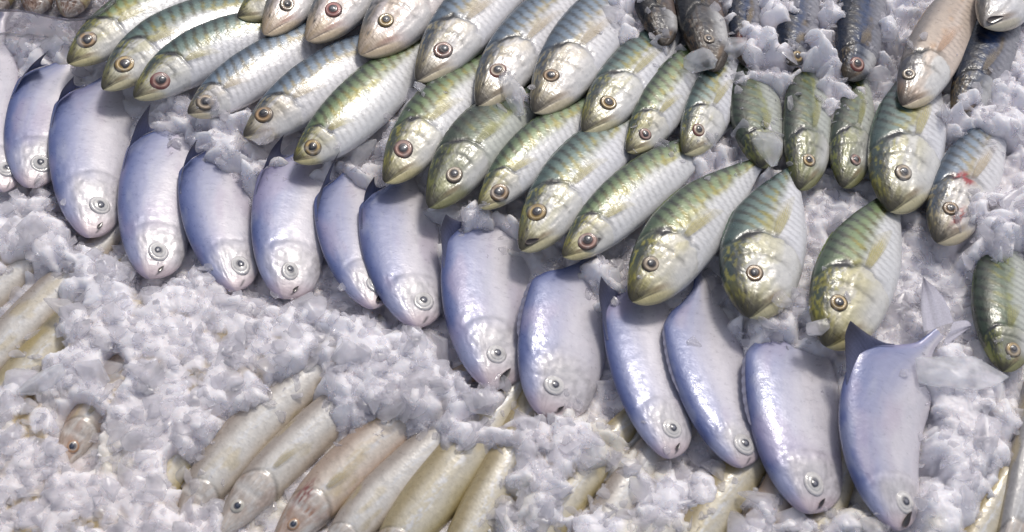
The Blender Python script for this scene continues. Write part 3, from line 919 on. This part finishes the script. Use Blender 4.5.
# ------------------------------------------------------------------ ice
COVER = [  # photo outline, height of the heap
 ([(-40, 205), (40, 192), (80, 243), (140, 282), (200, 272), (240, 298), (290, 304), (370, 318), (420, 335), (470, 385), (505, 398), (500, 410), (455, 425),
   (430, 432), (400, 428), (345, 415), (330, 398), (318, 372), (285, 388), (240, 410), (205, 443), (190, 470), (184, 498), (205, 532), (205, 580), (-40, 580), (-40, 400),
   (15, 385), (40, 350), (62, 320), (72, 300), (55, 268), (25, 268), (-40, 290)], .046),
 ([(450, 442), (462, 408), (510, 418), (530, 420), (600, 412), (625, 436), (600, 462), (572, 482), (550, 512), (520, 545), (498, 545), (505, 500), (512, 470), (505, 452), (480, 442)], .046),
 ([(610, 462), (645, 448), (665, 468), (700, 462), (735, 478), (712, 500), (690, 545), (600, 545), (635, 500), (600, 485)], .031),
 ([(570, 520), (600, 500), (640, 505), (640, 560), (560, 560)], .03),
 ([(745, 505), (765, 490), (800, 517), (812, 522), (850, 505), (880, 515), (900, 545), (750, 545)], .036),
 ([(908, 376), (936, 356), (962, 348), (1002, 356), (1012, 390), (1010, 450), (990, 495), (962, 545), (915, 545), (928, 490), (921, 450), (921, 400), (900, 385)], .046),
 ([(650, 52), (690, 70), (722, 78), (760, 68), (790, 72), (850, 84), (885, 90), (872, 105), (850, 106), (830, 90), (806, 82), (780, 95), (750, 90), (728, 85), (700, 76), (660, 58)], .042),
 ([(598, -20), (638, -20), (655, 35), (642, 44), (612, 40)], .05),
 ([(165, 112), (190, 118), (240, 142), (290, 165), (340, 152), (386, 188), (366, 188), (345, 168), (330, 172), (290, 172), (255, 180), (215, 160), (180, 140)], .050),
 ([(160, 90), (200, 108), (215, 120), (170, 118)], .05),
 ([(572, 262), (600, 258), (632, 292), (610, 302), (590, 292)], .045),
 ([(745, 135), (772, 130), (785, 160), (770, 170)], .055),
 ([(950, 100), (985, 85), (1030, 60), (1030, 140), (975, 150), (955, 130)], .042),
 ([(830, 105), (870, 105), (860, 120), (836, 115)], .04),
 ([(728, 38), (745, 30), (770, 45), (760, 62), (735, 50)], .045),
 ([(770, 30), (790, 45), (815, 48), (830, 60), (800, 75), (775, 60)], .042),
 ([(718, -10), (738, -10), (744, 22), (730, 38), (720, 30)], .056),
 ([(758, -10), (784, -10), (786, 30), (762, 34)], .054),
 ([(812, -10), (842, -10), (840, 46), (814, 44)], .054),
 ([(726, 34), (742, 28), (764, 36), (778, 50), (800, 44), (822, 52), (838, 62), (838, 78), (790, 76), (735, 72)], .064),
 ([(868, 20), (908, 0), (896, 60), (872, 84)], .05),
 ([(15, 42), (70, 38), (60, 58), (25, 52)], .04),
 ([(640, 150), (690, 150), (740, 165), (700, 175), (660, 165), (630, 160)], .035),
]
COVER += [([(642, 34), (656, 40), (676, 42), (672, 56), (648, 52)], .058),
 ([(955, 82), (985, 88), (990, 118), (945, 122)], .055),
 ([(962, 205), (1040, 200), (1040, 252), (1000, 250), (968, 258)], .058),
 ([(175, 488), (198, 486), (216, 506), (216, 540), (170, 540)], .03),
 ([(186, 108), (206, 114), (226, 113), (248, 122), (240, 140), (190, 124)], .060),
 ([(385, 142), (408, 106), (424, 98), (442, 108), (396, 152)], .05),
 ([(440, 207), (470, 203), (490, 210), (515, 224), (500, 238), (455, 232)], .052),
 ([(624, 142), (650, 146), (660, 158), (630, 160)], .045),
 ([(686, 146), (712, 140), (724, 156), (690, 162)], .045),
 ([(745, 316), (768, 294), (806, 292), (838, 330), (834, 346), (800, 342), (760, 342)], .048),
 ([(500, 92), (514, 80), (522, 100), (512, 116)], .055)]
HOLES = [((16, 284), 26, 12), ((116, 372), 13, 20), ((50, 345), 18, 14), ((82, 438), 25, 36), ((176, 470), 10, 16)]
xs0, xs1 = ground(-60, -50)[0] - .02, ground(1084, -50)[0] + .02
ys0, ys1 = ground(512, 590)[1], ground(512, -70)[1]
STEP = .0024
gx = np.arange(xs0, xs1, STEP)
gy = np.arange(ys0, ys1, STEP)
X, Y = np.meshgrid(gx, gy, indexing='ij')


def poly_dist(px, poly):
    """signed distance in photo units, positive inside"""
    x, y = px[..., 0], px[..., 1]
    d = np.full(x.shape, 1e9)
    ins = np.zeros(x.shape, bool)
    n = len(poly)
    for i in range(n):
        (x0, y0), (x1, y1) = poly[i], poly[(i + 1) % n]
        ex, ey = x1 - x0, y1 - y0
        t = np.clip(((x - x0) * ex + (y - y0) * ey) / (ex * ex + ey * ey), 0, 1)
        d = np.minimum(d, (x - x0 - t * ex) ** 2 + (y - y0 - t * ey) ** 2)
        if y0 != y1:
            ins ^= ((y0 > y) != (y1 > y)) & (x < (x1 - x0) * (y - y0) / (y1 - y0) + x0)
    d = np.sqrt(d)
    return np.where(ins, d, -d)


def pebbles(X, Y, cell, seed, soft, tilt):
    """rounded, tilted lumps packed side by side: 0..~1 heights"""
    rg = np.random.default_rng(seed)
    J = rg.random((256, 256, 6))
    cx, cy = np.floor(X / cell).astype(int), np.floor(Y / cell).astype(int)
    acc = np.zeros_like(X)
    for i in (-1, 0, 1):
        for j in (-1, 0, 1):
            r = J[(cx + i) & 255, (cy + j) & 255]
            dx = X / cell - (cx + i + .1 + .8 * r[..., 0])
            dy = Y / cell - (cy + j + .1 + .8 * r[..., 1])
            an = r[..., 5] * np.pi
            ex = dx * np.cos(an) + dy * np.sin(an)
            ey = -dx * np.sin(an) + dy * np.cos(an)
            h = r[..., 2] + tilt * ((r[..., 3] - .5) * dx + (r[..., 4] - .5) * dy) - 1.1 * np.maximum(np.abs(ex) * .8, np.abs(ey) * 1.25) ** 2
            acc += np.exp(np.clip(h * soft, -60, 60))
    return np.log(acc + 1e-9) / soft


wx = X + .006 * (fbm(X * 60, Y * 60, 3) - .5)
wy = Y + .006 * (fbm(X * 60 + 9, Y * 60, 4) - .5)
big = pebbles(wx, wy, .022, 1, 16, 2.0)
small = pebbles(wx, wy, .0125, 2, 18, 2.2)
px = photo(np.stack([X, Y, np.full_like(X, .025)], -1))
edge_n = 16 * (fbm(X * 38, Y * 38, 21) - .5) + 16 * (big - .6)
heap = np.zeros_like(X)
near = np.full_like(X, -99.0)
for poly, hgt in COVER:
    d = poly_dist(px, poly) + edge_n
    near = np.maximum(near, d)
    heap = np.maximum(heap, (hgt - .008) * ss(-16, 22, d))
for (c, rx, ry) in HOLES:
    q = np.sqrt(((px[..., 0] - c[0]) / rx) ** 2 + ((px[..., 1] - c[1]) / ry) ** 2) + edge_n / 60
    heap *= ss(.75, 1.2, q)
    near = np.where(q < 1.05, -99, near)
slush = ss(905, 930, px[..., 0]) * ss(340, 370, px[..., 1])
rough = -.3 * slush + .55 + .6 * ss(350, 900, px[..., 0]) * (1 - ss(150, 330, px[..., 1]))
Z = .005 + .88 * heap + .010 * (fbm(X * 12, Y * 12, 31) - .5) + rough * (.0085 * (big - .5) + .0060 * (small - .5))
Z += (.0012 + .0022 * slush) * (fbm(X * 220, Y * 220, 41) - .5)
tint = np.zeros(X.shape + (3,)) + C(.88, .855, .89)
tint = mix(tint, C(.88, .84, .86), ss(.45, .7, fbm(X * 9, Y * 9, 51)) * .7)
lowl = (1 - ss(-.45, .1, X)) * (1 - ss(-.32, -.1, Y))
tint = mix(tint, C(.88, .815, .805), lowl * .6)
tint = mix(tint, C(.74, .69, .53), ss(.55, .75, fbm(X * 16, Y * 16, 55)) * ss(380, 440, px[..., 1]) * .6)
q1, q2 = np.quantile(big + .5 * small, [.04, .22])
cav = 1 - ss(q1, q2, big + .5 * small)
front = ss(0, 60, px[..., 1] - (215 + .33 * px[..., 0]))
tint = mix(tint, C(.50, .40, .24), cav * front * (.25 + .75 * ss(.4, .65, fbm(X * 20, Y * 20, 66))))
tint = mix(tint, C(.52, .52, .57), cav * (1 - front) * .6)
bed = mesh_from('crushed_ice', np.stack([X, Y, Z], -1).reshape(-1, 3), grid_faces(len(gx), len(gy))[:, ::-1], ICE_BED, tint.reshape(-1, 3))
bed['kind'] = 'stuff'
bed['label'] = 'bed of white crushed ice heaped around all the fish'

# ---- loose bits of ice lying on the bed and over the edges of the fish
st = 3
bvh_parts.append((np.stack([X, Y, Z], -1)[::st, ::st].reshape(-1, 3), grid_faces(len(gx[::st]), len(gy[::st]))))
vs, fs, off = [], [], 0
kinds = []
for v_, f_ in bvh_parts:
    vs.append(v_)
    fs.append(f_ + off)
    kinds.append((off, off + len(v_)))
    off += len(v_)
nf_fish = sum(len(f) for f in fs[:-1])
V_ = np.concatenate(vs)
F_ = np.concatenate(fs)
tree = BVHTree.FromPolygons(V_.tolist(), F_.tolist(), all_triangles=False)


def shard(seed, flat, n=15, bev=.16):
    """one irregular lump: bevelled hull of random points, about 1 across"""
    rg = np.random.default_rng(seed)
    bm = bmesh.new()
    for _ in range(n):
        d = rg.normal(size=3)
        d /= np.linalg.norm(d)
        d *= .5 * (.75 + .25 * rg.random())
        bm.verts.new((d[0] * (1 + .5 * rg.random()), d[1] * (.75 + .3 * rg.random()), d[2] * flat))
    res = bmesh.ops.convex_hull(bm, input=bm.verts)
    bmesh.ops.delete(bm, geom=[g for g in res['geom_interior'] if isinstance(g, bmesh.types.BMVert)], context='VERTS')
    bmesh.ops.bevel(bm, geom=bm.edges[:], offset=bev * .35, segments=2, profile=.6, affect='EDGES', clamp_overlap=True)
    bmesh.ops.triangulate(bm, faces=bm.faces[:])
    bm.verts.index_update()
    v = np.array([q.co[:] for q in bm.verts])
    f = np.array([[q.index for q in p.verts] for p in bm.faces])
    bm.free()
    return v, f


protos = [shard(100 + i, random.uniform(.22, .5), random.choice((10, 12, 14, 18)), random.uniform(.25, .7)) for i in range(26)]
rg = np.random.default_rng(5)


def rot(rx, ry, rz):
    return np.array(Matrix.Rotation(rz, 3, 'Z') @ Matrix.Rotation(ry, 3, 'Y') @ Matrix.Rotation(rx, 3, 'X'))


bits_v, bits_f, bits_c, voff = [], [], [], 0
N_TRY = 13500
for k in range(N_TRY):
    x, y = rg.uniform(-40, 1064), rg.uniform(-40, 572)
    g = ground(x, y, .025)
    hit, nrm, idx, dist = tree.ray_cast(Vector((g[0], g[1], .4)), Vector((0, 0, -1)))
    if hit is None:
        continue
    on_fish = idx < nf_fish
    i, j = int((g[0] - xs0) / STEP), int((g[1] - ys0) / STEP)
    if not (0 <= i < X.shape[0] and 0 <= j < X.shape[1]):
        continue
    if slush[i, j] > .5 and rg.random() < .6:
        continue
    if on_fish:
        if rg.random() > max(.006, .75 * float(ss(-20, 2, near[i, j]))):
            continue
        if hit.z - Z[i, j] > .018 and rg.random() > (.15 if y > 80 or x < 640 else .5):
            continue
    crisp = ss(np.array(380.), np.array(760.), np.array(x)) * (1 - ss(np.array(170.), np.array(330.), np.array(y)))
    size = float(np.clip(rg.lognormal(math.log(.0118), .55), .004, .042))
    if crisp < .3:
        size *= 1.12
    if on_fish:
        size *= .8
    v, f = protos[rg.integers(len(protos))]
    tilt = .2 + .5 * float(crisp)
    M = rot(rg.normal() * tilt, rg.normal() * tilt, rg.uniform(0, 6.28)) * size
    w = v @ M.T + np.array([hit.x, hit.y, hit.z + size * rg.uniform(-.14, .06)])
    bits_v.append(w)
    bits_f.append(f + voff)
    voff += len(w)
    c = C(.92, .90, .935) * rg.uniform(.93, 1.04)
    bits_c.append(np.repeat(c[None], len(w), 0))
bits = mesh_from('loose_ice', np.concatenate(bits_v), np.concatenate(bits_f), ICE_BIT, np.concatenate(bits_c), smooth=True)
bits['kind'] = 'stuff'
bits['label'] = 'loose crushed ice bits scattered over the bed and fish edges'

# ---- the few large pieces one can pick out
CHUNKS = [  # x, y, length px, width px, angle deg, thickness, label
 (452, 214, 62, 32, -12, .012, 'flat clear piece of ice under the chin of the darkest green mackerel'),
 (962, 372, 96, 34, -4, .016, 'long rounded clear slab of ice over the tail of the rightmost pomfret'),
 (985, 352, 38, 26, 15, .016, 'clear knob of ice by the eye of the mackerel at the right edge'),
 (768, 148, 26, 34, 20, .018, 'lump of ice sitting on the face of the third small upright mackerel'),
 (512, 92, 18, 42, 15, .014, 'upright sliver of ice between two blue mackerel snouts of the upper row'),
 (357, 152, 46, 36, 10, .016, 'blocky piece of ice above the small dark blue pomfret'),
 (41, 381, 54, 20, 28, .012, 'oblong pale blue flake of ice near the left edge, below the silver whiting'),
 (176, 476, 26, 30, 10, .014, 'rounded yellowish piece of ice beside the frosted pink head'),
 (48, 46, 44, 18, -14, .012, 'thin plate of ice between the plastic tray and the leftmost fins'),
 (606, 282, 30, 34, 0, .014, 'crumpled lump of ice between the tails of the white-cheeked and deep blue pomfrets'),
 (700, 62, 34, 20, -25, .014, 'tilted clear piece of ice lying against the snout of the black and blue mackerel'),
 (730, 50, 40, 22, 10, .016, 'bright chunk of ice between the black-blue mackerel and the raw red gill'),
]
for k, (x, y, a, b, ang, thick, lab) in enumerate(CHUNKS):
    g = ground(x, y, .04)
    hit, nrm, idx, dist = tree.ray_cast(Vector((g[0], g[1], .4)), Vector((0, 0, -1)))
    g = ground(x, y, hit.z + thick * .3)
    ex = ground(x + 5, y, hit.z) - ground(x - 5, y, hit.z)
    ey = ground(x, y - 5, hit.z) - ground(x, y + 5, hit.z)
    sx, sy = np.linalg.norm(ex) / 10, np.linalg.norm(ey) / 10
    v, f = shard(900 + k, 1.0, 22, .5)
    v = v - (v.max(0) + v.min(0)) / 2
    v = v / (v.max(0) - v.min(0))
    v = v * np.array([a * sx, b * sy, thick * 1.6])
    M = rot(.0, .0, R(ang))
    n = np.array(nrm)
    if n[2] < 0: n = -n
    n = n * .6 + np.array([0, 0, .4])
    q = Vector((0, 0, 1)).rotation_difference(Vector(n)).to_matrix()
    v = v @ M.T @ np.array(q).T
    o = mesh_from('ice_chunk', v, f, ICE_CLEAR, None, smooth=True)
    o.location = g
    o['label'] = lab
    o['category'] = 'ice'
    o['group'] = 'large pieces of ice'

# ------------------------------------------------------------------ clear plastic tray in the top left corner
def plastic():
    m, nt, b, out = new_mat('clear_plastic')
    b.inputs['Base Color'].default_value = (.72, .70, .74, 1)
    b.inputs['Roughness'].default_value = .12
    b.inputs['Transmission Weight'].default_value = .85
    b.inputs['IOR'].default_value = 1.2
    tc = nd(nt, 'ShaderNodeTexCoord')
    n = nd(nt, 'ShaderNodeTexNoise')
    n.inputs['Scale'].default_value = 60
    nt.links.new(tc.outputs['Object'], n.inputs['Vector'])
    bp = nd(nt, 'ShaderNodeBump')
    bp.inputs['Strength'].default_value = .4
    bp.inputs['Distance'].default_value = .004
    nt.links.new(n.outputs['Fac'], bp.inputs['Height'])
    nt.links.new(bp.outputs[0], b.inputs['Normal'])
    return m


PLASTIC = plastic()
rim = [(-70, 20), (-20, 12), (20, 11), (50, 17), (75, 20), (98, 14), (116, -4), (122, -40), (100, -70), (-60, -70)]
tray_c = ground(30, -20, .03)
tray = thing('plastic_tray', 'clear plastic tray of brownish seafood in the top left corner', 'tray', (tray_c[0], tray_c[1], .0))
tb = np.array(tray.location)


def ring(pts, z, n=120):
    P = np.array([ground(x, y, z) for x, y in pts])
    idx = np.linspace(0, len(P), n, endpoint=False)
    out = []
    for t in idx:
        i = int(t)
        f = t - i
        p0, p1, p2, p3 = (P[(i + k) % len(P)] for k in (-1, 0, 1, 2))
        out.append(.5 * (2 * p1 + (p2 - p0) * f + (2 * p0 - 5 * p1 + 4 * p2 - p3) * f * f + (3 * p1 - p0 - 3 * p2 + p3) * f ** 3))
    return np.array(out)


top = ring(rim, .062)
cen = top.mean(0)
rings = []
for sc, z in ((1, .062), (.985, .05), (.97, .035), (.95, .02), (.9, .012), (.5, .010), (.05, .010)):
    q = cen + (top - cen) * sc
    q[:, 2] = z + .0012 * np.sin(np.arange(len(q)) * .9)
    rings.append(q)
rings = np.array(rings)
mesh_from('tray_wall', rings.reshape(-1, 3) - tb, grid_faces(len(rings), 120, True), PLASTIC, None, True, tray)
lip = []
for a in np.linspace(0, 2 * np.pi, 8, endpoint=False):
    q = cen + (top - cen) * (1 + .010 * math.cos(a))
    q[:, 2] = .062 + .0022 * math.sin(a)
    lip.append(q)
lip = np.array(lip + [lip[0]])
mesh_from('rim', lip.reshape(-1, 3) - tb, grid_faces(9, 120, True), PLASTIC, None, True, tray)
GT = 'brownish fish lying in the plastic tray'
for k, (sn, md, tl, lab) in enumerate([
        ((-8, 14), (2, -16), (14, -50), 'dull brown fish nearest the left edge in the clear tray'),
        ((34, 14), (40, -14), (50, -48), 'mauve-brown fish in the middle of the clear tray'),
        ((66, 16), (78, -12), (94, -42), 'tan fish on the right side of the clear tray')]):
    f = Fish('whiting', 'olive' if k != 1 else 'pink', sn, md, tl, 17, 17, None, roll=5, zh=.03, zt=.03, seed=400 + k)
    f.build(lab, 'fish', GT, 'fish', see_eye=False, fins=(), stain=[(3, .2, 4, 1.2, (.22, .13, .09), .8)])

# ------------------------------------------------------------------ light
w = bpy.data.worlds.new('World')
scene.world = w
w.use_nodes = True
nt = w.node_tree
bg = nt.nodes['Background']
sky = nt.nodes.new('ShaderNodeTexSky')
sky.sky_type = 'NISHITA'
sky.sun_disc = False
EL, AZ = R(52), R(28)            # sun height; direction it comes from, clockwise from +Y (behind the display)
sky.sun_elevation = EL
sky.sun_rotation = AZ
sky.air_density = 1.0
sky.dust_density = 2.0
bg.inputs['Strength'].default_value = .15  # hazy daylight
grey = nt.nodes.new('ShaderNodeRGBToBW')
nt.links.new(sky.outputs[0], grey.inputs[0])
veil = mix_rgb(nt, 'MULTIPLY', 1.0, grey.outputs[0], (1.02, .975, 1.0, 1))
nt.links.new(mix_rgb(nt, 'MIX', .6, sky.outputs[0], veil), bg.inputs['Color'])     # thin cloud takes the edge off the blue
sun = bpy.data.lights.new('sun', 'SUN')
sun.energy = 1.45
sun.angle = R(11)
sun.color = (1, .95, .87)
so = bpy.data.objects.new('sun', sun)
COL.objects.link(so)
dirv = Vector((math.sin(AZ) * math.cos(EL), math.cos(AZ) * math.cos(EL), math.sin(EL)))
so.rotation_euler = dirv.to_track_quat('Z', 'Y').to_euler()
so.location = dirv * 3

scene.view_settings.view_transform = 'Standard'
scene.view_settings.look = 'None'
scene.view_settings.exposure = 0
scene.view_settings.gamma = 1
scene.cycles.use_denoising = True
scene.cycles.max_bounces = 10
scene.cycles.transmission_bounces = 8
scene.cycles.caustics_refractive = True
scene.cycles.caustics_reflective = False
